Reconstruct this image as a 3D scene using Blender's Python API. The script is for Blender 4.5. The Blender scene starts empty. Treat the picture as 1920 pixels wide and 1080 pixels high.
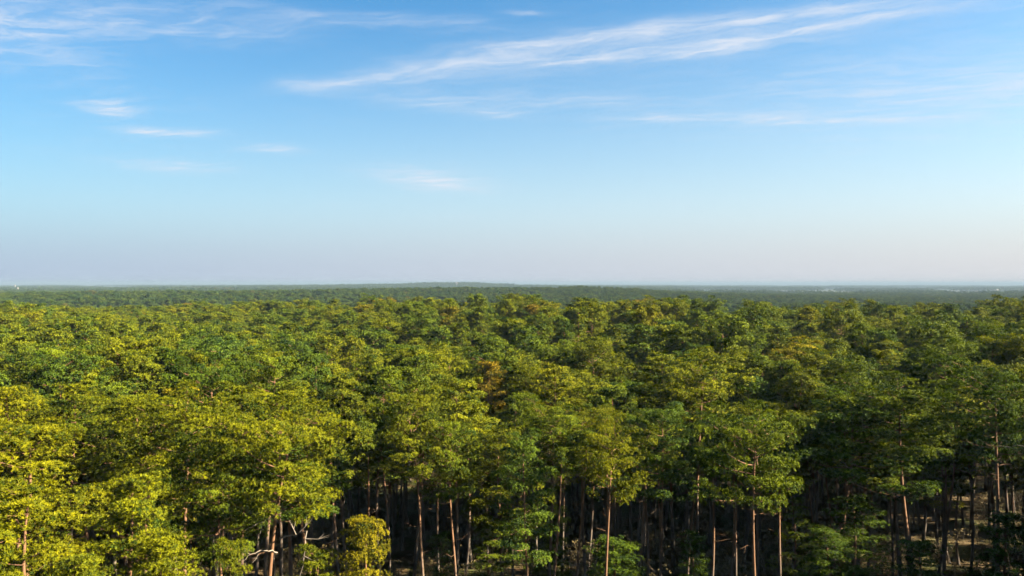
import bpy, math, random
import numpy as np

# ------------------------------------------------------------------ camera
scene = bpy.context.scene
F = 1507.0            # focal length in pixels of a 1920 px wide frame
EYE = 28.5            # eye height above the forest floor
HOR = 531.0           # eye level line in the 1920 x 1080 frame
cam_data = bpy.data.cameras.new("camera")
cam_data.sensor_width = 36.0
cam_data.lens = 36.0 * F / 1920.0
cam_data.clip_start = 0.5
cam_data.clip_end = 120000.0
camera = bpy.data.objects.new("camera", cam_data)
scene.collection.objects.link(camera)
camera.location = (0, 0, EYE)
camera.rotation_euler = (math.radians(90) - math.atan((540 - HOR) / F), 0, 0)
scene.camera = camera

# ------------------------------------------------------------------ light
SUN_AZ = 101.0        # clockwise from the viewing direction (+Y)
SUN_EL = 27.0
SUN_STRENGTH = 5.0
SKY_STRENGTH = 0.05
EXPOSURE = 3.2
scene.view_settings.view_transform = 'Standard'
scene.view_settings.look = 'None'
scene.view_settings.exposure = EXPOSURE
scene.view_settings.gamma = 1.0
scene.view_settings.use_curve_mapping = False

world = bpy.data.worlds.new("World")
scene.world = world
world.use_nodes = True
wt = world.node_tree
wt.nodes.clear()


class NB:
    """small node builder"""
    def __init__(self, tree):
        self.t = tree

    def n(self, kind, **kw):
        nd = self.t.nodes.new(kind)
        for k, v in kw.items():
            setattr(nd, k, v)
        return nd

    def put(self, sock, v):
        if v is None:
            return
        if hasattr(v, 'is_output') or isinstance(v, bpy.types.NodeSocket):
            self.t.links.new(v, sock)
        else:
            sock.default_value = v

    def m(self, op, a, b=None, c=None, clamp=False):
        nd = self.n('ShaderNodeMath', operation=op, use_clamp=clamp)
        for i, v in enumerate((a, b, c)):
            self.put(nd.inputs[i], v)
        return nd.outputs[0]

    def comb(self, x, y, z=0.0):
        nd = self.n('ShaderNodeCombineXYZ')
        for i, v in enumerate((x, y, z)):
            self.put(nd.inputs[i], v)
        return nd.outputs[0]

    def noise(self, vec, scale, detail=4.0, rough=0.55, dist=0.0, out=0):
        nd = self.n('ShaderNodeTexNoise')
        self.put(nd.inputs['Vector'], vec)
        nd.inputs['Scale'].default_value = scale
        nd.inputs['Detail'].default_value = detail
        nd.inputs['Roughness'].default_value = rough
        nd.inputs['Distortion'].default_value = dist
        return nd.outputs[out]

    def maprange(self, v, a, b, c=0.0, d=1.0, smooth=True):
        nd = self.n('ShaderNodeMapRange', interpolation_type='SMOOTHSTEP' if smooth else 'LINEAR')
        self.put(nd.inputs['Value'], v)
        for k, x in zip(('From Min', 'From Max', 'To Min', 'To Max'), (a, b, c, d)):
            nd.inputs[k].default_value = x
        return nd.outputs[0]

    def mix(self, f, a, b, blend='MIX'):
        nd = self.n('ShaderNodeMix', data_type='RGBA', blend_type=blend)
        self.put(nd.inputs[0], f)
        self.put(nd.inputs[6], a)
        self.put(nd.inputs[7], b)
        return nd.outputs[2]


def col(r, g, b):
    return (r, g, b, 1.0)


def build_sky():
    B = NB(wt)
    out = B.n('ShaderNodeOutputWorld')
    bg = B.n('ShaderNodeBackground')
    sky = B.n('ShaderNodeTexSky', sky_type='NISHITA')
    sky.sun_disc = False
    sky.sun_elevation = math.radians(SUN_EL)
    sky.sun_rotation = math.radians(SUN_AZ)
    sky.altitude = 0.0
    sky.air_density = 1.0
    sky.dust_density = 1.0
    sky.ozone_density = 2.0
    tc = B.n('ShaderNodeTexCoord')
    sep = B.n('ShaderNodeSeparateXYZ')
    wt.links.new(tc.outputs['Generated'], sep.inputs[0])
    hs = B.n('ShaderNodeHueSaturation')
    hs.inputs['Saturation'].default_value = 1.35
    # low haze lying all round the horizon, paler and warmer towards the sun
    wt.links.new(sky.outputs[0], hs.inputs['Color'])
    toward = B.n('ShaderNodeVectorMath', operation='DOT_PRODUCT')
    wt.links.new(tc.outputs['Generated'], toward.inputs[0])
    toward.inputs[1].default_value = (math.sin(math.radians(SUN_AZ)), math.cos(math.radians(SUN_AZ)), 0)
    side = B.maprange(toward.outputs['Value'], -.69, .41, smooth=False)
    K = 1.0 / (SKY_STRENGTH * 2 ** EXPOSURE)
    haze_low = B.mix(side, col(.485 * K, .58 * K, .745 * K), col(.76 * K, .75 * K, .785 * K))
    haze_mid = B.mix(side, col(.60 * K, .72 * K, .86 * K), col(.80 * K, .85 * K, .92 * K))
    haze_c = B.mix(B.maprange(sep.outputs[2], .01, .11), haze_low, haze_mid)
    zz = B.m('MAXIMUM', sep.outputs[2], 0.0)
    hz = B.m('POWER', math.e, B.m('MULTIPLY', B.m('POWER', B.m('DIVIDE', zz, .188), 1.6), -1.0))
    hz = B.m('MULTIPLY', hz, .97)
    blue = B.mix(1.0, hs.outputs[0], B.mix(side, col(.125, .370, .415), col(.420, .515, .500)), 'MULTIPLY')
    air = B.mix(hz, blue, haze_c)
    # a flat cirrus sheet seen from below: direction divided by its height
    z = B.m('MAXIMUM', sep.outputs[2], 0.012)
    pu = B.m('DIVIDE', sep.outputs[0], z)
    pv = B.m('DIVIDE', sep.outputs[1], z)
    p = B.comb(pu, pv)
    warp = B.noise(p, 0.9, 3.0, 0.6, 0.0, 1)
    vm = B.n('ShaderNodeVectorMath', operation='MULTIPLY_ADD')
    wc = B.n('ShaderNodeVectorMath', operation='SUBTRACT')
    wt.links.new(warp, wc.inputs[0])
    wc.inputs[1].default_value = (0.5, 0.5, 0.5)
    wt.links.new(wc.outputs[0], vm.inputs[0])
    vm.inputs[1].default_value = (0.45, 0.45, 0.0)
    fine = B.n('ShaderNodeVectorMath', operation='MULTIPLY_ADD')
    wt.links.new(B.noise(p, 5.0, 4.0, .6, 0.0, 1), fine.inputs[0])
    fine.inputs[1].default_value = (.16, .16, 0)
    off = B.n('ShaderNodeVectorMath', operation='SUBTRACT')
    wt.links.new(p, off.inputs[0])
    off.inputs[1].default_value = (.08, .08, 0)
    wt.links.new(off.outputs[0], fine.inputs[2])
    wt.links.new(fine.outputs[0], vm.inputs[2])

    def rotated(ang, cu, cv, src):
        mp = B.n('ShaderNodeMapping', vector_type='POINT')
        wt.links.new(src, mp.inputs[0])
        a = -math.radians(ang)
        mp.inputs['Rotation'].default_value = (0, 0, a)
        mp.inputs['Location'].default_value = (-(cu * math.cos(a) - cv * math.sin(a)), -(cu * math.sin(a) + cv * math.cos(a)), 0)
        return mp.outputs[0]

    def fibre(ang, sx, sy, seed):
        r = rotated(ang, seed, seed * .7, vm.outputs[0])
        mp = B.n('ShaderNodeMapping', vector_type='POINT')
        wt.links.new(r, mp.inputs[0])
        mp.inputs['Scale'].default_value = (sx, sy, 1)
        return B.noise(mp.outputs[0], 1.0, 8.0, 0.62, 0.35)
    f1 = B.maprange(fibre(-27, 2.4, 8.0, 3.1), 0.30, 0.74)
    f2 = B.maprange(fibre(-14, 2.6, 6.0, 8.3), 0.36, 0.72)
    # (centre u, v, half length, half width, angle, strength, fibre set)
    patches = [
        (-0.50, 3.85, .60, .11, -26, .85, 0), (0.25, 3.38, .55, .09, -20, .75, 0), (0.95, 3.05, .65, .09, -22, .72, 0),
        (0.62, 3.52, .50, .065, -14, .80, 0), (1.20, 3.20, .50, .075, -30, .85, 0), (0.80, 3.30, .90, .22, -25, .50, 0),
        (-0.98, 4.14, .18, .14, -40, .70, 1), (0.18, 3.63, .06, .12, 60, .60, 0), (-.1, 3.75, .7, .3, -26, .22, 1),
        (-2.30, 4.60, .17, .13, -35, 1.7, 1), (-2.30, 5.36, .26, .15, 14, 1.35, 1), (-0.76, 7.9, .42, .85, -15, 1.35, 1),
        (-0.17, 4.70, .17, .10, 4, 1.0, 1), (-0.30, 4.42, .40, .22, 15, .60, 1), (1.75, 4.93, 1.0, .12, 2, .75, 1),
        (0.95, 4.88, .17, .12, -10, .65, 1), (0.35, 4.35, .40, .16, 20, .55, 1),
        (-2.05, 3.25, .38, .60, 20, .85, 1), (-1.22, 3.15, .40, .24, 5, .65, 1), (-0.52, 3.08, .34, .10, 12, .65, 1), (-1.7, 3.0, .5, .20, 0, .30, 1),
        (-2.90, 6.9, .45, .40, 0, .65, 1), (2.6, 4.0, 1.0, .55, -8, .42, 1), (2.4, 4.3, 1.6, 1.3, 0, .36, 1),
        (0.05, 2.96, .08, .03, 10, .45, 1), (-1.8, 6.0, .25, .22, 5, .6, 1),
    ]
    total = None
    for cu, cv, a, b, ang, s, k in patches:
        r = rotated(ang, cu, cv, vm.outputs[0])
        r2 = B.n('ShaderNodeVectorMath', operation='MULTIPLY')
        wt.links.new(r, r2.inputs[0])
        r2.inputs[1].default_value = (1 / a, 1 / b, 0)
        dt = B.n('ShaderNodeVectorMath', operation='DOT_PRODUCT')
        wt.links.new(r2.outputs[0], dt.inputs[0])
        wt.links.new(r2.outputs[0], dt.inputs[1])
        g = B.m('POWER', math.e, B.m('MULTIPLY', dt.outputs['Value'], -1.0))
        fb = B.m('MULTIPLY_ADD', (f1, f2)[k], 0.82, 0.22)
        g = B.m('MULTIPLY', g, B.m('MULTIPLY', fb, s))
        total = g if total is None else B.m('ADD', total, g)
    # the same thin cirrus all round the sky
    veil = B.m('MULTIPLY', B.maprange(B.noise(vm.outputs[0], 0.55, 5.0, .6), .50, .78), B.m('MULTIPLY', f2, 0.30))
    total = B.m('ADD', total, veil)
    low = B.maprange(sep.outputs[2], 0.02, 0.12)
    total = B.m('MULTIPLY', total, low, clamp=True)
    cloud = B.mix(0.80, air, col(.80 * K, .85 * K, .94 * K))
    final = B.mix(total, air, cloud)
    wt.links.new(final, bg.inputs['Color'])
    bg.inputs['Strength'].default_value = SKY_STRENGTH
    wt.links.new(bg.outputs[0], out.inputs['Surface'])


build_sky()
world.cycles.sampling_method = 'MANUAL'
world.cycles.sample_map_resolution = 512

sun_data = bpy.data.lights.new("sun", 'SUN')
sun_data.energy = SUN_STRENGTH
sun_data.angle = math.radians(0.53)
sun_data.color = (1.0, 0.87, 0.64)
sun = bpy.data.objects.new("sun", sun_data)
scene.collection.objects.link(sun)
az, el = math.radians(SUN_AZ), math.radians(SUN_EL)
sun.rotation_euler = (math.radians(90) - el, 0, math.pi - az)
sun.location = (60, -40, 60)

cy = scene.cycles
cy.max_bounces = 4
cy.use_adaptive_sampling = True
cy.adaptive_threshold = .015
cy.adaptive_min_samples = 12
cy.use_light_tree = True
cy.diffuse_bounces = 2
cy.glossy_bounces = 1
cy.transmission_bounces = 3
cy.transparent_max_bounces = 4
cy.volume_bounces = 0
cy.caustics_reflective = False
cy.caustics_refractive = False
cy.use_denoising = True
cy.denoising_input_passes = 'RGB_ALBEDO_NORMAL'
cy.denoising_prefilter = 'ACCURATE'


# ------------------------------------------------------------------ terrain
def gauss(x, y, cx, cy_, sx, sy):
    return np.exp(-((x - cx) / sx) ** 2 - ((y - cy_) / sy) ** 2)


def sstep(v, a, b):
    t = np.clip((v - a) / (b - a), 0, 1)
    return t * t * (3 - 2 * t)


def ground_z(x, y):
    x = np.asarray(x, float)
    y = np.asarray(y, float)
    d = np.hypot(x, y)
    z = 0.35 * np.sin(x * .07 + 1) * np.sin(y * .06) * sstep(d, 60, 140)
    # the low ridge that closes the near wood
    crest = np.where(x > 0, 205 - .30 * x, 205 - 1.05 * x)
    crest = np.clip(crest, 165, 300)
    rise = -.4 + 4.2 * sstep(x, -120, 15) - 1.3 * sstep(x, 60, 135)
    line = y - crest
    z = z + rise * np.where(line < 0, np.exp(-(line / 85) ** 2), np.exp(-(line / 70) ** 2))
    z = z - 8.0 * sstep(line, 15, 150)
    # second ridge a kilometre off, falling away to the plain
    z = z + 10.0 * gauss(x, y, -20, 1150, 360, 250) + 3.0 * gauss(x, y, 120, 1190, 60, 70)
    z = z + 6.0 * gauss(x, y, -420, 860, 300, 200)
    z = z - 4.0 * sstep(y, 500, 900) * sstep(x / np.maximum(y, 1), 0.10, 0.36)
    z = z - 3.0 * sstep(y, 1300, 2400)
    # far wooded hills
    z = z + 22.0 * gauss(x, y, -240, 4100, 450, 450) + 9.0 * gauss(x, y, -950, 3900, 520, 400)
    z = z + 5.0 * gauss(x, y, -800, 2700, 600, 300)
    return z


# clear ground round the far buildings: x, y, radius
BUILT = [(-1420, 2250, 190), (-1560, 2750, 260), (1320, 3100, 260), (1750, 3050, 240), (1900, 3300, 200), (1430, 2750, 150)]


def wooded(x, y):
    """1 where the far woods stand, 0 on fields and in town"""
    x = np.asarray(x, float)
    y = np.asarray(y, float)
    a = x / np.maximum(y, 1.0)
    n = np.sin(x * .0031 + 1.3) * np.sin(y * .0024 + .4) + .6 * np.sin(x * .0071 + y * .0043) + .4 * np.sin(y * .0093 - x * .005 + 2)
    w = np.ones_like(x)
    far = y > 1750
    w = np.where(far & (a > 0.2) & (n < .35), 0, w)
    w = np.where(far & (a < -.47) & (n < .25), 0, w)
    w = np.where((y > 2600) & (np.abs(a) < .5) & (n < -.75), 0, w)
    for hx, hy, hr in BUILT:
        w = np.where(np.hypot(x - hx, y - hy) < hr, 0, w)
    # a felled strip in front of the far stand of pines
    w = np.where((y > 585) & (y < 660) & (a > -.58) & (a < -.35), 0, w)
    return w > .5


def new_mesh(name, verts, tris, mats, mat_index=None, tint=None, smooth=False):
    me = bpy.data.meshes.new(name)
    verts = np.asarray(verts, np.float32)
    tris = np.asarray(tris, np.int32)
    n, k = len(tris), tris.shape[1]
    me.vertices.add(len(verts))
    me.vertices.foreach_set('co', verts.ravel())
    me.loops.add(n * k)
    me.loops.foreach_set('vertex_index', tris.ravel())
    me.polygons.add(n)
    me.polygons.foreach_set('loop_start', np.arange(0, n * k, k, dtype=np.int32))
    for m in mats:
        me.materials.append(m)
    if mat_index is not None:
        me.polygons.foreach_set('material_index', np.asarray(mat_index, np.int32))
    if tint is not None:
        at = me.attributes.new('tint', 'FLOAT', 'POINT')
        at.data.foreach_set('value', np.asarray(tint, np.float32))
    me.update(calc_edges=True)
    if smooth:
        me.polygons.foreach_set('use_smooth', np.ones(n, bool))
    return me


def link(name, data, parent=None, **props):
    o = bpy.data.objects.new(name, data)
    scene.collection.objects.link(o)
    if parent is not None:
        o.parent = parent
    for k, v in props.items():
        o[k] = v
    return o


# ------------------------------------------------------------------ materials
def mat(name):
    m = bpy.data.materials.new(name)
    m.use_nodes = True
    m.node_tree.nodes.clear()
    B = NB(m.node_tree)
    out = B.n('ShaderNodeOutputMaterial')
    return m, B, out


def needles(name, far, distant=False):
    m, B, out = mat(name)
    at = B.n('ShaderNodeAttribute', attribute_name='tint')
    info = B.n('ShaderNodeObjectInfo')
    light = col(.142, .142, .0045) if not distant else col(.062, .080, .016)  # distant needles darker and bluer: some of the far haze is in their colour
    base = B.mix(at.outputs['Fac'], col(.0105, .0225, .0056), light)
    if far:
        ramp = B.n('ShaderNodeValToRGB')
        el = ramp.color_ramp.elements
        el[0].position = 0.0
        el[0].color = col(.62, .84, 1.2)
        el[1].position = 1.0
        el[1].color = col(1.6, 1.02, 1.0)
        for pos, c in ((.25, (.82, 1.0, 1.0)), (.6, (1.02, 1.05, .8)), (.9, (1.18, 1.18, .7)), (.97, (1.25, 1.12, .7))):
            e = el.new(pos)
            e.color = col(*c)
        m.node_tree.links.new(info.outputs['Random'], ramp.inputs[0])
        tone = ramp.outputs[0]
    else:
        tone = info.outputs['Color']
    c = B.mix(1.0, base, tone, 'MULTIPLY')
    dif = B.n('ShaderNodeBsdfPrincipled')
    B.put(dif.inputs['Base Color'], c)
    dif.inputs['Roughness'].default_value = .55
    dif.inputs['Specular IOR Level'].default_value = .03
    tr = B.n('ShaderNodeBsdfTranslucent')
    B.put(tr.inputs['Color'], B.mix(1.0, c, col(1.1, 1.15, .5), 'MULTIPLY'))
    mx = B.n('ShaderNodeMixShader')
    mx.inputs[0].default_value = .16
    m.node_tree.links.new(dif.outputs[0], mx.inputs[1])
    m.node_tree.links.new(tr.outputs[0], mx.inputs[2])
    m.node_tree.links.new(mx.outputs[0], out.inputs['Surface'])
    return m


def bark(name, far=False):
    m, B, out = mat(name)
    tc = B.n('ShaderNodeTexCoord')
    sep = B.n('ShaderNodeSeparateXYZ')
    m.node_tree.links.new(tc.outputs['Object'], sep.inputs[0])
    mp = B.n('ShaderNodeMapping')
    m.node_tree.links.new(tc.outputs['Object'], mp.inputs[0])
    mp.inputs['Scale'].default_value = (6, 6, 1.6)
    n1 = B.noise(mp.outputs[0], 1.6, 5, .65)
    n2 = B.noise(tc.outputs['Object'], .8, 3, .5)
    hz = B.m('ADD', sep.outputs[2], B.m('MULTIPLY', B.m('SUBTRACT', n2, .5), 5.0))
    up = B.maprange(hz, 5.0, 11.0)
    lowc = B.mix(n1, col(.032, .024, .019), col(.097, .077, .061))
    upc = B.mix(n1, col(.055, .027, .014), col(.130, .068, .034))
    c = B.mix(up, lowc, upc)
    bs = B.n('ShaderNodeBsdfPrincipled')
    B.put(bs.inputs['Base Color'], c)
    bs.inputs['Roughness'].default_value = .85
    bs.inputs['Specular IOR Level'].default_value = .2
    if not far:
        bp = B.n('ShaderNodeBump')
        bp.inputs['Strength'].default_value = .6
        bp.inputs['Distance'].default_value = .04
        B.put(bp.inputs['Height'], n1)
        m.node_tree.links.new(bp.outputs[0], bs.inputs['Normal'])
    m.node_tree.links.new(bs.outputs[0], out.inputs['Surface'])
    return m


def plain(name, c0, c1, scale=3.0, rough=.8):
    m, B, out = mat(name)
    tc = B.n('ShaderNodeTexCoord')
    n1 = B.noise(tc.outputs['Object'], scale, 5, .6)
    bs = B.n('ShaderNodeBsdfPrincipled')
    B.put(bs.inputs['Base Color'], B.mix(B.maprange(n1, .3, .7), col(*c0), col(*c1)))
    bs.inputs['Roughness'].default_value = rough
    bs.inputs['Specular IOR Level'].default_value = .25
    m.node_tree.links.new(bs.outputs[0], out.inputs['Surface'])
    return m


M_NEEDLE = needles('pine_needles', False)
M_NEEDLE_FAR = needles('pine_needles_of_the_forest', True)
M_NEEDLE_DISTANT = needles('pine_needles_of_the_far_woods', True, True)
M_BARK = bark('pine_bark')
M_BARK_FAR = bark('pine_bark_of_the_forest', True)
M_DEAD = plain('bleached_dead_wood', (.085, .068, .050), (.15, .124, .098), 4.0)
M_TWIG = plain('brown_twigs', (.045, .031, .018), (.097, .071, .036), 1.0)
M_DRYLEAF = plain('dry_leaves', (.060, .045, .013), (.10, .075, .024), .7)
M_WHITE = plain('white_render', (.085, .085, .084), (.105, .105, .103), .2)
M_ROOF = plain('red_roof', (.22, .09, .06), (.30, .13, .09), .3)
M_GLASS = plain('dark_window', (.03, .04, .05), (.06, .07, .08), .3, .2)
M_CONCRETE = plain('pale_concrete', (.07, .069, .066), (.09, .089, .086), .2)


def ground_material():
    m, B, out = mat('forest_floor')
    geo = B.n('ShaderNodeNewGeometry')
    sep = B.n('ShaderNodeSeparateXYZ')
    m.node_tree.links.new(geo.outputs['Position'], sep.inputs[0])
    pos = geo.outputs['Position']
    n1 = B.noise(pos, .35, 6, .62)
    n2 = B.noise(pos, 4.0, 4, .6)
    n3 = B.noise(pos, .09, 3, .5)
    litter = B.mix(n2, col(.034, .024, .013), col(.097, .065, .029))
    moss = B.mix(n2, col(.023, .028, .007), col(.063, .065, .017))
    near = B.mix(B.maprange(B.m('ADD', B.m('MULTIPLY', n1, .6), B.m('MULTIPLY', n3, .4)), .44, .58), litter, moss)
    n4 = B.noise(pos, .0016, 6, .65)
    n5 = B.noise(pos, .006, 4, .6)
    fields = B.mix(n5, col(.060, .048, .039), col(.048, .055, .026))
    woods = B.mix(n5, col(.011, .020, .011), col(.026, .032, .016))
    farc = B.mix(B.maprange(n4, .50, .58), woods, fields)
    c = B.mix(B.maprange(sep.outputs[1], 1500, 2200), near, farc)
    bs = B.n('ShaderNodeBsdfPrincipled')
    B.put(bs.inputs['Base Color'], c)
    bs.inputs['Roughness'].default_value = .95
    bs.inputs['Specular IOR Level'].default_value = .1
    bp = B.n('ShaderNodeBump')
    bp.inputs['Strength'].default_value = .7
    bp.inputs['Distance'].default_value = .15
    B.put(bp.inputs['Height'], n2)
    m.node_tree.links.new(bp.outputs[0], bs.inputs['Normal'])
    m.node_tree.links.new(bs.outputs[0], out.inputs['Surface'])
    return m


def build_ground():
    r = np.concatenate([[0.0], np.linspace(8, 400, 70), np.geomspace(410, 3000, 70), np.geomspace(3100, 42000, 60)])
    th = np.linspace(0, 2 * np.pi, 361)[:-1]
    R, T = np.meshgrid(r[1:], th, indexing='ij')
    x = np.concatenate([[0.0], (R * np.sin(T)).ravel()])
    y = np.concatenate([[0.0], (R * np.cos(T)).ravel()])
    v = np.stack([x, y, ground_z(x, y)], 1)
    nt = len(th)
    nr = len(r) - 1
    i = np.arange(nr - 1)[:, None] * nt + 1
    j = np.arange(nt)[None, :]
    j2 = (j + 1) % nt
    a, b, c, d = i + j, i + j2, i + nt + j2, i + nt + j
    tris = np.concatenate([np.stack([a, c, b], -1).reshape(-1, 3), np.stack([a, d, c], -1).reshape(-1, 3),
                           np.stack([np.zeros(nt, int), np.arange(nt) + 1, (np.arange(nt) + 1) % nt + 1], -1)])
    me = new_mesh('ground', v, tris, [ground_material()], smooth=True)
    link('ground', me, kind='structure')


build_ground()


# ------------------------------------------------------------------ pines
class Tubes:
    def __init__(self):
        self.v, self.f, self.n = [], [], 0

    def add(self, pts, rad, sides):
        pts = np.asarray(pts, float)
        k = len(pts)
        t = np.gradient(pts, axis=0)
        t /= np.linalg.norm(t, axis=1)[:, None] + 1e-9
        ref = np.array([0.31, 0.95, 0.05]) if abs(t[0][2]) > .7 else np.array([0.05, 0.1, 0.99])
        u = np.cross(t, ref)
        u /= np.linalg.norm(u, axis=1)[:, None] + 1e-9
        w = np.cross(t, u)
        an = np.arange(sides) * 2 * np.pi / sides
        ring = pts[:, None, :] + np.asarray(rad)[:, None, None] * (np.cos(an)[None, :, None] * u[:, None, :] + np.sin(an)[None, :, None] * w[:, None, :])
        self.v.append(ring.reshape(-1, 3))
        i = (np.arange(k - 1) * sides)[:, None]
        j = np.arange(sides)[None, :]
        j2 = (j + 1) % sides
        a, b, c, d = i + j, i + j2, i + sides + j2, i + sides + j
        self.f.append(np.concatenate([np.stack([a, b, c], -1).reshape(-1, 3), np.stack([a, c, d], -1).reshape(-1, 3)]) + self.n)
        self.n += k * sides

    def get(self):
        return np.concatenate(self.v), np.concatenate(self.f)


def unit(v):
    return v / (np.linalg.norm(v, axis=-1, keepdims=True) + 1e-9)


SHAPES = {
    # crown base, crown half width, limbs, profile
    'dome': dict(cb=13.6, R=3.3, nl=25),
    'flat': dict(cb=14.8, R=3.8, nl=21),
    'tall': dict(cb=9.8, R=3.2, nl=33),
    'cone': dict(cb=6.5, R=3.0, nl=34),
    'slim': dict(cb=16.6, R=1.3, nl=9),
    'young': dict(cb=2.0, R=3.4, nl=40),
}


def profile(shape, t):
    if shape == 'dome':
        return np.sqrt(max(0.04, 1 - ((t - .28) / .78) ** 2))
    if shape == 'tall':
        return (.45 + .55 * min(1, t / .30)) * max(.12, 1 - max(0, (t - .30) / .74) ** 1.5 * .92)
    if shape == 'flat':
        return max(.45, 1 - abs(t - .55) * .9) if t < .93 else .55
    if shape == 'cone':
        return (1 - .82 * t) * (.55 + .45 * min(1, t / .25))
    return 1 - .86 * t


def pine_skeleton(rng, shape, H=20.0, limb_detail=True, lean=0.0):
    S = SHAPES[shape]
    cb, R, nl = S['cb'], S['R'], S['nl']
    tb = Tubes()
    zs = np.linspace(0, H * .985, 15)
    ph = rng.uniform(0, 6.28, 4)
    amp = rng.uniform(.12, .42)
    tx = amp * (np.sin(zs * .28 + ph[0]) - np.sin(ph[0])) + lean * zs
    ty = amp * (np.sin(zs * .23 + ph[1]) - np.sin(ph[1]))
    tp = np.stack([tx, ty, zs - .15], 1)
    r0 = rng.uniform(.15, .20) if shape != 'slim' else rng.uniform(.17, .24)
    tr = r0 * (1 - zs / H * .92) ** .75 + .012
    tr[0] *= 1.35
    tb.add(tp, tr, 9 if limb_detail else 5)
    pads = []

    def at(z):
        return np.array([np.interp(z, zs, tx), np.interp(z, zs, ty), z])
    side = rng.uniform(0, 6.28)
    for i in range(nl):
        t = (i + rng.uniform(.1, .9)) / nl
        t = t ** .9
        z = cb + (H - cb) * t * .97
        az_ = i * 2.39996 + rng.normal(0, .35)
        L = R * profile(shape, t) * rng.uniform(.62, 1.18) * (1 + .22 * math.cos(az_ - side))
        rise = {'dome': .15 + .75 * t, 'flat': .22 + .55 * t, 'cone': .05 + .6 * t, 'tall': .12 + .7 * t, 'young': .15 + .6 * t, 'slim': .4}[shape] + rng.normal(0, .1)
        out = np.array([math.cos(az_), math.sin(az_), 0.0])
        per = np.array([-out[1], out[0], 0.0])
        s = np.linspace(0, 1, 7)
        bend = rng.normal(0, .16) * L
        zz = L * rise * (.35 * s + .65 * s ** 1.7) * .8 - .10 * L * np.sin(s * 3.14) * (1 - t)
        lp = at(z)[None] + out[None] * (L * s)[:, None] + per[None] * (bend * s ** 2 + .10 * L * np.sin(s * 5 + ph[2] + i))[:, None]
        lp[:, 2] += zz
        lr = (.014 + .036 * (L / R) * (1 - .4 * t)) * (1 - s * .82)
        if limb_detail:
            tb.add(lp, lr, 5)
        nsub = int(np.clip(round(L * 1.7), 2, 6))
        for k in range(nsub):
            f = .28 + .72 * (k + rng.uniform(0, 1)) / nsub
            if L < 1.2:
                f = .25 + .75 * (k + rng.uniform(0, 1)) / nsub
            p0 = np.array([np.interp(f, s, lp[:, q]) for q in range(3)])
            sd = 1 if k % 2 else -1
            d = unit(out * rng.uniform(.35, .9) + per * sd * rng.uniform(.3, 1.0) + np.array([0, 0, rng.uniform(.05, .55)]))
            sl = rng.uniform(.35, .95) * (.55 + .45 * min(1, L / 2.5))
            p1 = p0 + d * sl
            if limb_detail:
                mid = (p0 + p1) / 2 + np.array([0, 0, -.05])
                tb.add(np.array([p0, mid, p1]), [.022, .016, .007], 3)
            pads.append((*p1, rng.uniform(.46, .92), *d))
        pads.append((*lp[-1], rng.uniform(.45, .80), *unit(out + np.array([0, 0, .5]))))
    top = at(H * .97)
    for k in range(6):
        a = k * 1.05 + rng.uniform(0, 1)
        o = np.array([math.cos(a) * rng.uniform(.1, .7), math.sin(a) * rng.uniform(.1, .7), rng.uniform(-.35, .35)])
        pads.append((*(top + o), rng.uniform(.35, .6), *unit(o + np.array([0, 0, .8]))))
    # bare dead snags under the crown
    if limb_detail and shape in ('dome', 'flat', 'slim', 'tall'):
        for k in range(rng.integers(4, 9)):
            z = rng.uniform(cb * .55, cb + .5)
            a = rng.uniform(0, 6.28)
            L = rng.uniform(.4, 2.0)
            o = np.array([math.cos(a), math.sin(a), rng.uniform(-.25, .35)])
            s = np.linspace(0, 1, 5)
            q = at(z)[None] + o[None] * (L * s)[:, None] + np.array([-o[1], o[0], 0])[None] * (.10 * L * np.sin(s * 4 + a))[:, None]
            tb.add(q, .019 * (1 - s * .8), 4)
            if L > 1.0:
                e = q[3] + np.array([rng.normal(0, .4), rng.normal(0, .4), rng.uniform(-.3, .5)])
                tb.add(np.array([q[2], (q[2] + e) / 2 + .04, e]), [.016, .012, .005], 3)
    return tb, np.array(pads)


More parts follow.
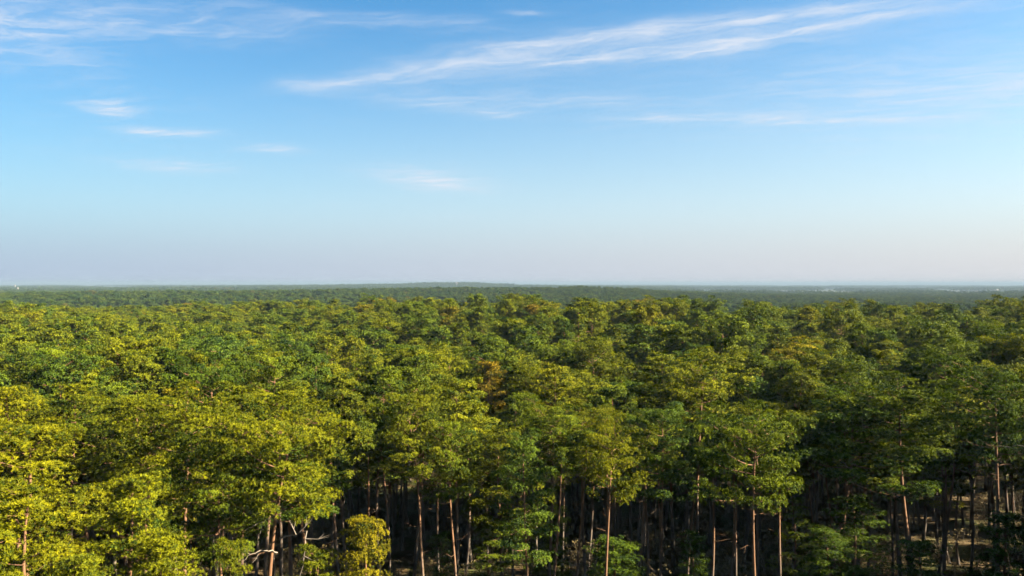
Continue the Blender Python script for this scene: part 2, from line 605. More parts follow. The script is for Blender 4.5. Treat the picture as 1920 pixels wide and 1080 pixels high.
def foliage(rng, pads, tufts, blades, length, width, squash=.50, tone_spread=1.0, pointed=False):
    """needle tufts all over every pad; returns vertices, triangles, tint"""
    n = len(pads)
    c, pr, od = pads[:, :3], pads[:, 3], pads[:, 4:7]
    cnt = np.maximum(2, np.round(tufts * (pr / .5) ** 2 * rng.uniform(.75, 1.25, n))).astype(int)
    idx = np.repeat(np.arange(n), cnt)
    T = len(idx)
    d = unit(rng.normal(0, 1, (T, 3)) + np.array([0, 0, .85]) + od[idx] * .35)
    rad = pr[idx] * rng.uniform(.55, 1.05, T) ** .5
    off = d * rad[:, None]
    off[:, 2] *= squash
    oh = od[idx] * np.array([1, 1, 0])
    off = off + oh * (np.sum(off * oh, 1) * .55)[:, None]
    off[:, 2] += .25 * np.sum(off * oh, 1)
    P = c[idx] + off
    A = unit(d * np.array([1, 1, .9]) + np.array([0, 0, .75]) + od[idx] * .35 + rng.normal(0, .25, (T, 3)))
    ref = np.where(np.abs(A[:, 2:3]) > .9, np.array([[1.0, 0, 0]]), np.array([[0, 0, 1.0]]))
    U = unit(np.cross(A, ref))
    V = np.cross(A, U)
    tuft_tone = np.clip(.5 + .17 * rng.normal(0, 1, T) * tone_spread + .20 * rng.normal(0, 1, n)[idx], 0, 1)
    k = blades
    phi = (np.arange(k)[None] * 2.39996 + rng.uniform(0, 6.28, (T, 1))) + rng.normal(0, .3, (T, k))
    th = np.radians(rng.uniform(22, 86, (T, k)))
    ln = length * rng.uniform(.65, 1.25, (T, k))
    wd = width * rng.uniform(.7, 1.3, (T, k))
    e = np.cos(phi)[..., None] * U[:, None] + np.sin(phi)[..., None] * V[:, None]
    w = -np.sin(phi)[..., None] * U[:, None] + np.cos(phi)[..., None] * V[:, None]
    b = np.cos(th)[..., None] * A[:, None] + np.sin(th)[..., None] * e
    tone = tuft_tone[:, None] + rng.normal(0, .10, (T, k))
    if pointed:
        root = P[:, None] + b * (.10 * length)
        tip = P[:, None] + b * ln[..., None]
        v = np.stack([tip, root - w * wd[..., None] * .5, root + w * wd[..., None] * .5], 2).reshape(-1, 3)
        tint = np.clip(np.stack([tone * 1.25, tone * .55, tone * .55], 2), 0, 1).reshape(-1)  # older needle bases darker, with some inner tuft shade put into the tint
    else:
        root = P[:, None] + b * (.04 * length)
        tip = P[:, None] + b * ln[..., None]
        v = np.stack([root, tip + w * wd[..., None] * .5, tip - w * wd[..., None] * .5], 2).reshape(-1, 3)
        tint = np.clip(np.stack([tone * .12, tone, tone], 2), 0, 1).reshape(-1)  # dark roots: older needles, plus shade inside the tuft put into the tint
    f = np.arange(len(v)).reshape(-1, 3)
    return v, f, tint


PROTO = {}
for shape, count in (('dome', 4), ('flat', 3), ('tall', 6), ('cone', 3), ('young', 2), ('slim', 3)):
    PROTO[shape] = []
    for q in range(count):
        rng = np.random.default_rng(100 * len(shape) + q * 7 + ord(shape[0]) + ord(shape[1]))
        tb, pads = pine_skeleton(rng, shape)
        tv, tf = tb.get()
        trunk = new_mesh('trunk', tv, tf, [M_BARK], smooth=True)
        crown = None
        if q < 3:
            v, f, t = foliage(rng, pads, 27, 16, .16, .036, pointed=True)
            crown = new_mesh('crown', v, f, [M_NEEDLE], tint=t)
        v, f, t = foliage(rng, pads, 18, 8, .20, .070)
        back = new_mesh('crown', v, f, [M_NEEDLE], tint=t)      # the same tree, told from farther off
        PROTO[shape].append((trunk, crown, back))


def lod_mesh(name, seed, shape, pad_step, grow, tufts, blades, length, width, detail, leafmat=None):
    rng = np.random.default_rng(seed)
    tb, pads = pine_skeleton(rng, shape, limb_detail=detail)
    tv, tf = tb.get()
    pads = pads[::pad_step].copy()
    pads[:, 3] *= grow
    v, f, t = foliage(rng, pads, tufts, blades, length, width)
    vv = np.concatenate([tv, v])
    ff = np.concatenate([tf, f + len(tv)])
    return new_mesh(name, vv, ff, [M_BARK_FAR, leafmat or M_NEEDLE_FAR], np.concatenate([np.zeros(len(tf), int), np.ones(len(f), int)]),
                    np.concatenate([np.zeros(len(tv)), t]))


def scatter_group(name, meshes):
    c = bpy.data.collections.new(name)
    for i, me in enumerate(meshes):
        c.objects.link(bpy.data.objects.new('%s_%02d' % (name, i), me))
    return c


def scatter(name, coll, pts, rotz, scl, idx, **props):
    me = bpy.data.meshes.new(name)
    n = len(pts)
    me.vertices.add(n)
    me.vertices.foreach_set('co', np.asarray(pts, np.float32).ravel())
    a = me.attributes.new('rot', 'FLOAT_VECTOR', 'POINT')
    r = np.zeros((n, 3), np.float32)
    r[:, 2] = rotz
    a.data.foreach_set('vector', r.ravel())
    a = me.attributes.new('scl', 'FLOAT_VECTOR', 'POINT')
    a.data.foreach_set('vector', np.asarray(scl, np.float32).ravel())
    a = me.attributes.new('idx', 'INT', 'POINT')
    a.data.foreach_set('value', np.asarray(idx, np.int32))
    o = link(name, me, kind='stuff', **props)
    g = bpy.data.node_groups.new(name, 'GeometryNodeTree')
    g.interface.new_socket('Geometry', in_out='INPUT', socket_type='NodeSocketGeometry')
    g.interface.new_socket('Geometry', in_out='OUTPUT', socket_type='NodeSocketGeometry')
    gi, go = g.nodes.new('NodeGroupInput'), g.nodes.new('NodeGroupOutput')
    ci = g.nodes.new('GeometryNodeCollectionInfo')
    ci.inputs['Collection'].default_value = coll
    ci.inputs['Separate Children'].default_value = True
    ci.inputs['Reset Children'].default_value = True
    ip = g.nodes.new('GeometryNodeInstanceOnPoints')
    ip.inputs['Pick Instance'].default_value = True

    def named(nm, dt):
        nd = g.nodes.new('GeometryNodeInputNamedAttribute')
        nd.data_type = dt
        nd.inputs['Name'].default_value = nm
        return nd.outputs['Attribute']
    e2r = g.nodes.new('FunctionNodeEulerToRotation')
    L = g.links.new
    L(named('rot', 'FLOAT_VECTOR'), e2r.inputs[0])
    L(gi.outputs[0], ip.inputs['Points'])
    L(ci.outputs[0], ip.inputs['Instance'])
    L(named('idx', 'INT'), ip.inputs['Instance Index'])
    L(e2r.outputs[0], ip.inputs['Rotation'])
    L(named('scl', 'FLOAT_VECTOR'), ip.inputs['Scale'])
    L(ip.outputs[0], go.inputs[0])
    md = o.modifiers.new('scatter', 'NODES')
    md.node_group = g
    return o


# ------------------------------------------------------------------ where the trees stand
def from_px(px, d):
    return (px - 960.0) / F * d


def top_z(py, d):
    return EYE - (py - HOR) / F * d


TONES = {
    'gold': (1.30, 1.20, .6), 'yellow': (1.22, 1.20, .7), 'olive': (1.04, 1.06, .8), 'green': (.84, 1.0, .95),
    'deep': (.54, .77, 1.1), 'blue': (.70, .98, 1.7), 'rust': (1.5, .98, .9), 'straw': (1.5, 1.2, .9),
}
# px x, px y of the top, distance, crown width in metres, shape, tone, turn
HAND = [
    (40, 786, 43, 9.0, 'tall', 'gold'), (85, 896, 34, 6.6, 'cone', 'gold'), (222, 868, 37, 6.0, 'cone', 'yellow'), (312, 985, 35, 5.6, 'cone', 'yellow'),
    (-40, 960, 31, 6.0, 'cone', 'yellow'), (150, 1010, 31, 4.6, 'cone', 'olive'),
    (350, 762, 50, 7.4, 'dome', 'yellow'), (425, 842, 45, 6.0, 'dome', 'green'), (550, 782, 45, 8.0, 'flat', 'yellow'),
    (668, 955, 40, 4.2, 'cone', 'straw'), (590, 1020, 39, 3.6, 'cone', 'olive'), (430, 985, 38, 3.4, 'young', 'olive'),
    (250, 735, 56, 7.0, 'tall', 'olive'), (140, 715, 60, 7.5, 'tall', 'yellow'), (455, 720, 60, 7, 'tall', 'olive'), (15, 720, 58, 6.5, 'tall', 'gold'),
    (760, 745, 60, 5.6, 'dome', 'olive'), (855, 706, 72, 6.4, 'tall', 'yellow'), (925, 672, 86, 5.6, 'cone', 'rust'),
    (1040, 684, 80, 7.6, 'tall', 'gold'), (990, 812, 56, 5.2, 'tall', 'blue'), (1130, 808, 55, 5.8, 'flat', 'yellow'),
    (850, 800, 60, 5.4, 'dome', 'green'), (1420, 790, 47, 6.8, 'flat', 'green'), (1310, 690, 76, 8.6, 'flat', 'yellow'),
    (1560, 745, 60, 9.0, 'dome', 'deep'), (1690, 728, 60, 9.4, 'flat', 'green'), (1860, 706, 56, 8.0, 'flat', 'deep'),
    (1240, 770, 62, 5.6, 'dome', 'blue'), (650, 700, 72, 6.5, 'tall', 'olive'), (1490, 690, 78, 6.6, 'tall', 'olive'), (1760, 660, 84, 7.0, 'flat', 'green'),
]
UNDER = [  # mostly the deep tone, which puts part of the wood's shade into their colour
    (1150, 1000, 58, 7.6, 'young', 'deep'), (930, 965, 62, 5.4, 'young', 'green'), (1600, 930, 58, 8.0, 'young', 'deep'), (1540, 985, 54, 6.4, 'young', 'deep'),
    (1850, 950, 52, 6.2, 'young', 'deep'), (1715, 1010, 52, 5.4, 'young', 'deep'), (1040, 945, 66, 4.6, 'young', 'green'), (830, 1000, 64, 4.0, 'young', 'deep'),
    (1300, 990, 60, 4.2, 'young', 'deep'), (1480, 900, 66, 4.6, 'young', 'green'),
]


def fill_points(rng, y0, y1, space, inside, x_lim):
    ys = np.arange(y0, y1, space * .87)
    out = []
    for i, y in enumerate(ys):
        xm = x_lim(y)
        xs = np.arange(xm[0], xm[1], space) + (i % 2) * space * .5
        p = np.stack([xs, np.full_like(xs, y)], 1) + rng.uniform(-.43, .43, (len(xs), 2)) * space
        out.append(p)
    p = np.concatenate(out)
    return p[inside(p[:, 0], p[:, 1])]


rng = np.random.default_rng(5)


def near_inside(x, y):
    a = x / np.maximum(y, 1)
    ok = np.where(a < -.24, y > 60, y > 60 + 4 * np.sin(x * .35))
    out_right = (a > .72) & (x > 34 + .25 * np.abs(y - 20)) & (y > -30)
    out_left = (a < -.76) & (y > 32)
    return ok | out_right | out_left


pts = np.concatenate([
    fill_points(rng, 36, 62, 4.2, lambda x, y: (x > .68 * y + 2) & (x < .68 * y + 18), lambda y: (20, 75)),
    fill_points(rng, 10, 62, 7.0, lambda x, y: (x > .70 * y + 3) & (x > 33) & ((y < 36) | (x > .68 * y + 18)), lambda y: (20, 75)),
    fill_points(rng, 58, 98, 4.5, near_inside, lambda y: (-.72 * y, .72 * y)),
    fill_points(rng, -30, 190, 7.7, lambda x, y: near_inside(x, y) & ((y < 57) | (y > 98) | (np.abs(x) > .72 * y)) & ~((x > 33) & (x < 75) & (y > 10) & (y < 62)), lambda y: (-.8 * abs(y) - 40, .8 * abs(y) + 60))])
hand_xy = np.array([(from_px(h[0], h[2]), h[2]) for h in HAND])
dist = np.min(np.hypot(pts[:, None, 0] - hand_xy[None, :, 0], pts[:, None, 1] - hand_xy[None, :, 1]), 1)
pts = pts[dist > 3.4]

individuals = []     # dict per tree
for q, (px, py, d, w, shp, tone) in enumerate(HAND + UNDER):
    x = from_px(px, d)
    gz = float(ground_z(x, d))
    individuals.append(dict(x=x, y=d, z=gz, H=top_z(py, d) - gz, w=w, shape=shp, tone=tone, hand=True, under=q >= len(HAND)))

for px_, d_ in [(x0 + 17 * math.sin(x0 * 1.7), 60 + 34 * ((x0 * .618 / 29) % 1)) for x0 in range(625, 1925, 24)]:
    x = from_px(px_, d_)
    gz = float(ground_z(x, d_))
    individuals.append(dict(x=x, y=d_, z=gz, H=16.6 + 1.4 * math.sin(px_), w=rng.uniform(1.5, 2.2), shape='slim', tone='green', hand=False, under=False))

rest = []
a_ = pts[:, 0] / np.maximum(pts[:, 1], 1)
in_view = (np.abs(a_) < .66) & (pts[:, 1] > 30)
order = np.argsort(pts[:, 1])
N_IND = 300 - len(individuals)
taken = 0
for i in order:
    x, y = pts[i]
    gz = float(ground_z(x, y))
    H = 18.7 + float(np.clip(rng.normal(0, 2.4), -5.5, 2.2)) + 1.0 * math.sin(x * .06 + y * .045)
    # the crowns told apart in front must not be hidden by nearer fill
    for h in HAND:
        if y < h[2] - 1 and abs(x / y - (h[0] - 960) / F) < (.5 * h[3] + 2.0) / h[2]:
            lim = top_z(h[1] + (4.6 if h[5] != 'rust' else 6.5) * F / h[2], y) - gz
            H = min(H, lim)
    if H < (16.8 if y < 78 else 13.5) and in_view[i] and x / y > -.25:
        continue
    if H < 12.5 and in_view[i]:
        continue
    sh = rng.choice(['dome', 'flat', 'tall', 'cone'], p=[.55, .35, .08, .02] if y < 70 else [.14, .16, .60, .10])
    w = {'dome': rng.uniform(5.8, 8.4), 'flat': rng.uniform(6.2, 9.0), 'cone': rng.uniform(5.2, 6.8), 'tall': rng.uniform(5.4, 7.8)}[sh]
    tone = rng.choice(['gold', 'yellow', 'olive', 'green', 'deep', 'blue', 'straw'], p=[.04, .19, .30, .27, .11, .07, .02])
    rec = dict(x=x, y=y, z=gz, H=H, w=w, shape=sh, tone=tone, hand=False, under=False)
    if in_view[i] and taken < N_IND:
        taken += 1
        individuals.append(rec)
    else:
        rest.append(rec)
print('individual trees', len(individuals), 'others near', len(rest))

# what sets the front trees apart: place in HAND -> (label, the short name others are told by)
NAMED = {
    0: ('broad golden-green pine towering over the sunlit front cluster', 'broad golden front pine'),
    1: ('bright yellow conical pine standing lowest in the sunlit corner', 'bright yellow conical pine'),
    2: ('pointed yellow-green pine beside the bright yellow conical pine', 'pointed yellow-green pine'),
    3: ('low sunlit pine with bleached bare limbs below the pointed pine', 'low pine with bleached limbs'),
    4: ('yellow conical pine cut off by the picture edge beside the sunlit corner', 'edge-cut yellow pine'),
    5: ('small olive pine tucked low between two bright conical pines', 'small tucked olive pine'),
    6: ('wide domed yellow pine behind the pointed yellow-green pine', 'wide domed yellow pine'),
    7: ('green pine shaded beneath the wide domed yellow pine', 'shaded green pine'),
    8: ('tall pine with leaning orange trunk and bare white forked limb', 'leaning orange-trunked pine'),
    9: ('small round straw-tipped pine alone before the dark trunks', 'small straw-tipped pine'),
    10: ('low olive pine touching the small straw-tipped pine', 'low olive pine'),
    11: ('small bushy pine at the foot of the leaning orange trunk', 'small bushy pine'),
    16: ('olive pine on a slanting sunlit trunk at the wood edge', 'slanting-trunked pine'),
    17: ('layered yellow pine just ahead of the rust-brown pine', 'layered yellow pine'),
    18: ('rust-brown pine, the one browned crown amid the green canopy', 'rust-brown pine'),
    19: ('large golden-green pine next to the rust-brown pine', 'large golden pine'),
    20: ('blue-green pine standing in front of the large golden pine', 'blue-green front pine'),
    21: ('flat-topped yellow pine jutting out over the dark young pines', 'jutting yellow pine'),
    22: ('green pine at the wood edge below the layered yellow pine', 'green edge pine'),
    23: ('flat-crowned green pine on a tall bare sunlit orange trunk', 'tall bare-trunked pine'),
    24: ('very wide flat yellow pine behind the tall bare-trunked pine', 'very wide flat pine'),
    25: ('dark spreading pine next to the tall bare-trunked pine', 'dark spreading pine'),
    26: ('broad flat green pine above the slender crossing trunks', 'broad flat green pine'),
    27: ('huge dark flat pine at the shaded end of the wood', 'huge dark flat pine'),
    28: ('blue-grey pine between the jutting yellow and bare-trunked pines', 'blue-grey pine'),
}
YOUNG = ['wide dark young pine below the jutting yellow pine', 'green young pine below the green edge pine', 'tallest dark young pine under the broad flat green pine',
         'squat dark young pine before the tallest dark young pine', 'dark young pine beneath the huge dark flat pine', 'low dark young pine between two wider young pines',
         'slim green young pine behind the wide dark young pine', 'small dark young pine beside the sunlit patch of ground', 'slim dark young pine under the blue-grey pine',
         'green young pine behind the tall bare-trunked pine']
LEAN = {8: .17, 16: -.13, 26: -.05, 23: .01}     # lean to the right going up, in radians
ORD = 'first second third fourth fifth sixth seventh eighth ninth tenth eleventh twelfth thirteenth fourteenth fifteenth sixteenth seventeenth eighteenth nineteenth twentieth twenty-first twenty-second twenty-third twenty-fourth twenty-fifth'.split()
TONE_WORD = {'gold': 'golden-green', 'yellow': 'yellow-green', 'olive': 'olive', 'green': 'mid-green', 'deep': 'dark green', 'blue': 'blue-green', 'straw': 'straw-tinged', 'rust': 'rust-brown'}
SHAPE_WORD = {'dome': 'round-crowned', 'flat': 'flat-crowned', 'cone': 'narrow-crowned', 'tall': 'deep-crowned', 'slim': 'pole-thin', 'young': 'bushy'}
marks = [(individuals[k]['x'] / individuals[k]['y'], individuals[k]['y'], NAMED[k][1]) for k in NAMED]
lines = {}
for q, t in enumerate(individuals):
    if q in NAMED:
        t['label'] = NAMED[q][0]
    elif t['under']:
        t['label'] = YOUNG[q - len(HAND)]
    else:
        a0 = t['x'] / t['y']
        best = min((m_ for m_ in marks if m_[1] < t['y']), key=lambda m_: abs(m_[0] - a0) + .0004 * (t['y'] - m_[1]))
        lines.setdefault(best[2], []).append(t)
for short, ts in lines.items():
    for k, t in enumerate(sorted(ts, key=lambda t: t['y'])):
        t['label'] = '%s %s pine, %s in line behind the %s' % (TONE_WORD[t['tone']], SHAPE_WORD[t['shape']], ORD[min(k, len(ORD) - 1)], short)
print('longest line', max(len(v) for v in lines.values()))

NOM_W = {'slim': 2.8, 'tall': 7.2, 'dome': 7.4, 'flat': 8.2, 'cone': 6.2, 'young': 7.2}
ROOTS = {}
for q, t in enumerate(individuals):
    protos = PROTO[t['shape']]
    trunk_me, crown_me, back_me = protos[q % (len(protos) if t['y'] > 68 else min(3, len(protos)))]
    if t['y'] > 68:
        crown_me = back_me
    root = link('young_pine' if t['under'] else 'pine_tree', None)
    root.empty_display_size = .5
    sxy = t['w'] / NOM_W[t['shape']]
    turn = rng.uniform(0, 6.28)
    if q in LEAN:
        root.location = (t['x'] - math.sin(LEAN[q]) * t['H'] * .9, t['y'], t['z'])
        root.rotation_euler = (0, LEAN[q], 0)
    else:
        root.location = (t['x'], t['y'], t['z'])
        lean = .05 if t['shape'] == 'slim' else .025
        root.rotation_euler = (rng.normal(0, lean), rng.normal(0, lean), turn)
    root.scale = (sxy, sxy, t['H'] / 20.4)
    root['category'] = 'tree'
    root['label'] = t['label']
    root['group'] = 'young pines in the shade' if t['under'] else 'pines of the near wood'
    link('trunk', trunk_me, root)
    cr = link('crown', crown_me, root)
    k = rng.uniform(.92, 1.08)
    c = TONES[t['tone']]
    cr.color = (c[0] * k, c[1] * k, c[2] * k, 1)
    ROOTS[q] = root


def dead_limb(root, start, path, r, twigs):
    """bare bleached limb, in the tree's own metres"""
    tb = Tubes()
    r = r * .62
    p = [np.array(start, float)]
    for d in path:
        p.append(p[-1] + np.array(d, float))
    p = np.array(p)
    s_ = np.linspace(0, 1, 14)
    pp = np.stack([np.interp(s_, np.linspace(0, 1, len(p)), p[:, k]) for k in range(3)], 1)
    pp[1:-1] = (pp[:-2] + 2 * pp[1:-1] + pp[2:]) / 4
    pp[1:] += np.random.default_rng(int(abs(start[2] * 100))).normal(0, .05, pp[1:].shape)
    tb.add(pp, r * (1 - .72 * s_), 6)
    for i, d in twigs:
        a = pp[i]
        e = a + np.array(d, float)
        md = (a + e) / 2 + np.array([.05, .04, -.08])
        tb.add(np.array([a, md, e]), [r * .55, r * .4, r * .15], 5)
        for g in (-1, 1):
            f = md + np.array(d, float) * .35 + np.array([g * .18, .1, .22])
            tb.add(np.array([md, (md + f) / 2 + .02, f]), [r * .3, r * .22, r * .08], 4)
    v, f = tb.get()
    link('dead_limb', new_mesh('dead_limb', v, f, [M_DEAD], smooth=True), root)


dead_limb(ROOTS[8], (0, -.1, 14.0), [(.9, -.9, .5), (.8, -.9, .9), (.3, -.3, -1.2), (-.1, -.2, -1.4)], .085, [(5, (.5, -.2, .9)), (8, (1.3, -.1, .35)), (10, (1.1, -.3, -.1)), (4, (-.5, -.2, .8))])
dead_limb(ROOTS[8], (0, -.1, 13.2), [(-.5, -.8, .35), (-.6, -.6, -.1), (-.4, -.2, -.6)], .065, [(6, (-.3, -.3, -.7)), (9, (-.5, 0, .2))])
dead_limb(ROOTS[8], (0, 0, 15.6), [(-.8, -.9, -.5), (-.9, -.5, -.6)], .035, [(5, (-.1, -.1, -.7)), (8, (.1, -.2, -.6))])
dead_limb(ROOTS[3], (-.1, -.2, 16.4), [(-.9, -1.1, .1), (-.7, -.7, -.7)], .07, [(5, (.1, -.3, -.8)), (8, (-.4, -.2, .6))])
dead_limb(ROOTS[3], (.1, -.3, 16.0), [(.5, -1.3, .4), (.1, -.5, -.9)], .07, [(6, (.3, -.2, .7))])
dead_limb(ROOTS[25], (0, 0, 15.5), [(1.0, -1.5, -.3), (.9, -.8, -.5)], .06, [(5, (.4, -.2, .7)), (8, (.7, -.1, .1))])
dead_limb(ROOTS[27], (0, 0, 16.0), [(-.9, -1.6, .4), (-.9, -.9, -.6), (-.5, -.4, -.7)], .07, [(5, (-.3, -.3, .9)), (8, (-.7, -.2, .3))])

# ------------------------------------------------------------------ the rest of the forest
LOD1 = [lod_mesh('mid_pine', 900 + i, s, 1, 1.0, 10, 7, .28, .115, True) for i, s in enumerate(['tall'] * 6 + ['dome', 'flat', 'flat', 'cone'])]
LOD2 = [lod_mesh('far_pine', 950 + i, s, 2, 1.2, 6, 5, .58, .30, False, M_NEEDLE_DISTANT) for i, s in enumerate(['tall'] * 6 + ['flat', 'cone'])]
P, Rz, S, I = [], [], [], []
n1 = len(LOD1)


def put(x, y, H, w, lod, rng):
    P.append((x, y, float(ground_z(x, y))))
    Rz.append(rng.uniform(0, 6.28))
    S.append((w / 7.4, w / 7.4, H / 20.4))
    I.append(rng.integers(0, n1) if lod == 1 else n1 + rng.integers(0, len(LOD2)))


for t in rest:
    put(t['x'], t['y'], t['H'], t['w'], 1, rng)
mid = fill_points(rng, 190, 440, 8.0, lambda x, y: wooded(x, y), lambda y: (-.72 * y - 20, .72 * y + 30))
for x, y in mid:
    put(x, y, 18.4 + float(np.clip(rng.normal(0, 2.3), -5.5, 2.3)) + 1.0 * math.sin(x * .05 + y * .04), rng.uniform(5.6, 8.6), 1, rng)
far = fill_points(rng, 440, 1750, 8.0, lambda x, y: wooded(x, y), lambda y: (-.68 * y - 20, .68 * y + 20))
m = len(far)
P.extend(np.stack([far[:, 0], far[:, 1], ground_z(far[:, 0], far[:, 1])], 1).tolist())
Rz.extend(rng.uniform(0, 6.28, m).tolist())
w = rng.uniform(.80, 1.20, m)
hh = np.clip(rng.normal(.88, .10, m), .62, 1.03)
S.extend(np.stack([w, w, hh], 1).tolist())
I.extend((n1 + rng.integers(0, len(LOD2), m)).tolist())
print('forest instances', len(P))
scatter('forest', scatter_group('forest_pine', LOD1 + LOD2), P, Rz, S, I, label='dense pine forest rolling away to the far ridge', category='forest')


def grove_mesh(seed):
    rng = np.random.default_rng(seed)
    V, Fc, T = [], [], []
    n = 0
    for i in range(8):
        for j in range(8):
            c = np.array([(i - 3.5) * 9 + rng.uniform(-3.5, 3.5), (j - 3.5) * 9 + rng.uniform(-3.5, 3.5), 0])
            H = rng.normal(18, 2)
            k = 7
            pads = np.zeros((k, 7))
            pads[:, :3] = c + rng.normal(0, 1, (k, 3)) * np.array([2.2, 2.2, 2.2]) + np.array([0, 0, H - 4])
            pads[:, 3] = 1.6
            pads[:, 6] = 1
            v, f, t = foliage(rng, pads, .25, 5, 2.0, 1.9)
            V.append(v)
            Fc.append(f + n)
            T.append(t)
            n += len(v)
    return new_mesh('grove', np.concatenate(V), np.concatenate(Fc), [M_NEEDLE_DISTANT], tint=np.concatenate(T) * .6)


gp = fill_points(rng, 1760, 8200, 72, lambda x, y: wooded(x, y), lambda y: (-.68 * y - 40, .68 * y + 40))
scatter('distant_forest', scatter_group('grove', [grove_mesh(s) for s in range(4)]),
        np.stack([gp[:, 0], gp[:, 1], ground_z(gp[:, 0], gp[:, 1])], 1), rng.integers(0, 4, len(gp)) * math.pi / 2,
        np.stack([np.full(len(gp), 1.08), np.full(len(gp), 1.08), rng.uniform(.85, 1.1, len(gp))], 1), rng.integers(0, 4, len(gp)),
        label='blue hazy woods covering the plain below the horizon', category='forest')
print('groves', len(gp))


# ------------------------------------------------------------------ undergrowth on the forest floor
def thicket_mesh(seed):
    rng = np.random.default_rng(seed)
    tb = Tubes()
    pads = []
    for i in range(16):
        a = rng.uniform(0, 6.28)
        b = np.array([rng.normal(0, .7), rng.normal(0, .7), -.1])
        h = rng.uniform(1.2, 4.2)
        tip = b + np.array([math.cos(a) * h * .3, math.sin(a) * h * .3, h])
        mid = (b + tip) / 2 + rng.normal(0, .12, 3)
        tb.add(np.array([b, mid, tip]), [.022, .015, .005], 3)
        for k in range(7):
            f = rng.uniform(.3, 1)
            p0 = b + (tip - b) * f
            e = p0 + np.array([rng.normal(0, .5), rng.normal(0, .5), rng.uniform(.1, .7)])
            tb.add(np.array([p0, (p0 + e) / 2 + .03, e]), [.010, .007, .003], 3)
            pads.append((*e, .30, 0, 0, 1))
    tv, tf = tb.get()
    v, f, t = foliage(rng, np.array(pads), 4, 4, .13, .09)
    return new_mesh('thicket', np.concatenate([tv, v]), np.concatenate([tf, f + len(tv)]), [M_TWIG, M_DRYLEAF],
                    np.concatenate([np.zeros(len(tf), int), np.ones(len(f), int)]), np.concatenate([np.zeros(len(tv)), t]))


up = fill_points(rng, 45, 150, 3.4, lambda x, y: (np.sin(x * .21 + 1) * np.sin(y * .17) + .5 * np.sin(x * .5 + y * .4)) > -.25, lambda y: (-.7 * y, .7 * y))
scatter('undergrowth', scatter_group('thicket', [thicket_mesh(s) for s in range(5)]),
        np.stack([up[:, 0], up[:, 1], ground_z(up[:, 0], up[:, 1])], 1), rng.uniform(0, 6.28, len(up)),
        np.repeat(rng.uniform(.5, 1.25, len(up))[:, None], 3, 1), rng.integers(0, 5, len(up)),
        label='brown twiggy undergrowth between the pine trunks', category='undergrowth')


# ------------------------------------------------------------------ far buildings
def lathe(profile_, sides=20):
    """closed turned body from (radius, height) pairs"""
    tb = Tubes()
    r = np.array([p[0] for p in profile_], float)
    z = np.array([p[1] for p in profile_], float)
    an = np.arange(sides) * 2 * np.pi / sides
    v = np.stack([r[:, None] * np.cos(an), r[:, None] * np.sin(an), np.repeat(z[:, None], sides, 1)], -1).reshape(-1, 3)
    i = (np.arange(len(r) - 1) * sides)[:, None]
    j = np.arange(sides)[None]
    j2 = (j + 1) % sides
    q, w_, e, t = i + j, i + j2, i + sides + j2, i + sides + j
    return v, np.concatenate([np.stack([q, w_, e], -1).reshape(-1, 3), np.stack([q, e, t], -1).reshape(-1, 3)])


def place(name, label, cat, px, d, group=None):
    x = from_px(px, d)
    o = link(name, None, label=label, category=cat)
    if group:
        o['group'] = group
    o.location = (x, d, float(ground_z(x, d)) - .3)
    return o


def water_tower(label, px, d, h, rbulb):
    o = place('water_tower', label, 'tower', px, d)
    link('shaft', new_mesh('shaft', *lathe([(rbulb * .45, 0), (rbulb * .30, h * .2), (rbulb * .26, h * .62), (rbulb * .30, h * .68)]), [M_WHITE], smooth=True), o)
    link('tank', new_mesh('tank', *lathe([(rbulb * .30, h * .66), (rbulb * .95, h * .76), (rbulb, h * .80), (rbulb, h * .93), (rbulb * .9, h * .95)]), [M_WHITE], smooth=True), o)
    link('cap', new_mesh('cap', *lathe([(rbulb * 1.03, h * .948), (rbulb * .6, h * .985), (.02, h)]), [M_CONCRETE], smooth=True), o)


water_tower('white water tower breaking the skyline on the far wooded hill', 856, 3650, 37, 4.6)
water_tower('slim white tower rising from the woods before the hazy town', 33, 2230, 29, 2.4)
water_tower('small pale tower in the hazy town behind the slim tower', 28, 3300, 34, 3.4)


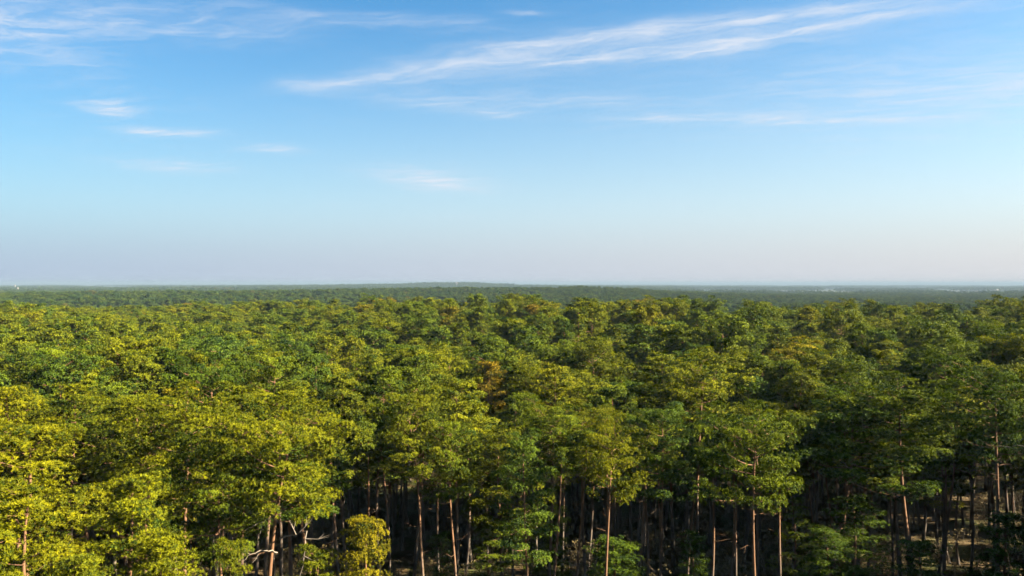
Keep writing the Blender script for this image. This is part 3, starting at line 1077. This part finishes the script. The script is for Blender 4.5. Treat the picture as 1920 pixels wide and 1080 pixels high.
def house(label, px, d, L, W, h, rf, turn, roof_mat):
    o = place('house', label, 'building', px, d, 'far buildings')
    o.rotation_euler = (0, 0, turn)
    x, y = L / 2, W / 2
    v = [(-x, -y, 0), (x, -y, 0), (x, y, 0), (-x, y, 0), (-x, -y, h), (x, -y, h), (x, y, h), (-x, y, h), (-x, 0, h + rf - .05), (x, 0, h + rf - .05)]
    f = [(0, 1, 5), (0, 5, 4), (1, 2, 6), (1, 6, 5), (2, 3, 7), (2, 7, 6), (3, 0, 4), (3, 4, 7), (4, 7, 8), (5, 9, 6)]
    link('wall', new_mesh('wall', v, f, [M_WHITE]), o)
    e = .6
    zr = h - rf / y * e
    v = [(-x - e, -y - e, zr), (x + e, -y - e, zr), (x + e, 0, h + rf), (-x - e, 0, h + rf), (-x - e, y + e, zr), (x + e, y + e, zr)]
    v = v + [(p[0], p[1], p[2] + .35) for p in v]
    f = [(6, 7, 8), (6, 8, 9), (9, 8, 11), (9, 11, 10), (0, 2, 1), (0, 3, 2), (3, 5, 2), (3, 4, 5), (0, 1, 7), (0, 7, 6), (4, 11, 5), (4, 10, 11),
         (0, 6, 9), (0, 9, 3), (3, 9, 10), (3, 10, 4), (1, 2, 8), (1, 8, 7), (2, 5, 11), (2, 11, 8)]
    link('roof', new_mesh('roof', v, f, [roof_mat]), o)


house('long low white hall nearest the slim white tower', 22, 2240, 14, 9, 7, 2.5, .2, M_WHITE)
house('white house beside the picture edge in the hazy town', 5, 2700, 18, 12, 9, 3, -.2, M_CONCRETE)
house('small white block beyond the house at the picture edge', 9, 3050, 14, 12, 11, 3, .3, M_CONCRETE)
house('red-roofed house behind the slim white tower', 47, 2900, 18, 12, 8, 5, .1, M_ROOF)
house('white hall shining far out on the hazy plain', 1590, 3150, 22, 12, 8, 3, .3, M_WHITE)
house('bright white block on the hazy plain beyond the flat pine', 1829, 3080, 16, 12, 10, 3, -.3, M_WHITE)
house('pale house farthest along the hazy plain', 1869, 3330, 12, 10, 14, 5, .4, M_CONCRETE)
house('long pale shed in front of the white hall', 1745, 2760, 24, 10, 6, 3, .1, M_CONCRETE)


# ------------------------------------------------------------------ haze
def build_haze():
    m, B, out = mat('haze')
    vol = B.n('ShaderNodeVolumePrincipled')
    vol.inputs['Color'].default_value = col(.126, .177, .243)
    vol.inputs['Density'].default_value = HAZE_DENSITY
    m.node_tree.links.new(vol.outputs[0], out.inputs['Volume'])
    x, y0, y1, z0, z1 = 43000, -43000, 43000, -40.0, 44.0
    v = np.array([(sx, sy, sz) for sz in (z0, z1) for sy in (y0, y1) for sx in (-x, x)])
    f = np.array([(0, 2, 3, 1), (4, 5, 7, 6), (0, 1, 5, 4), (2, 6, 7, 3), (0, 4, 6, 2), (1, 3, 7, 5)])
    me = new_mesh('haze', v, f, [m])
    link('haze', me, kind='stuff')


HAZE_DENSITY = 1.55e-4
build_haze()
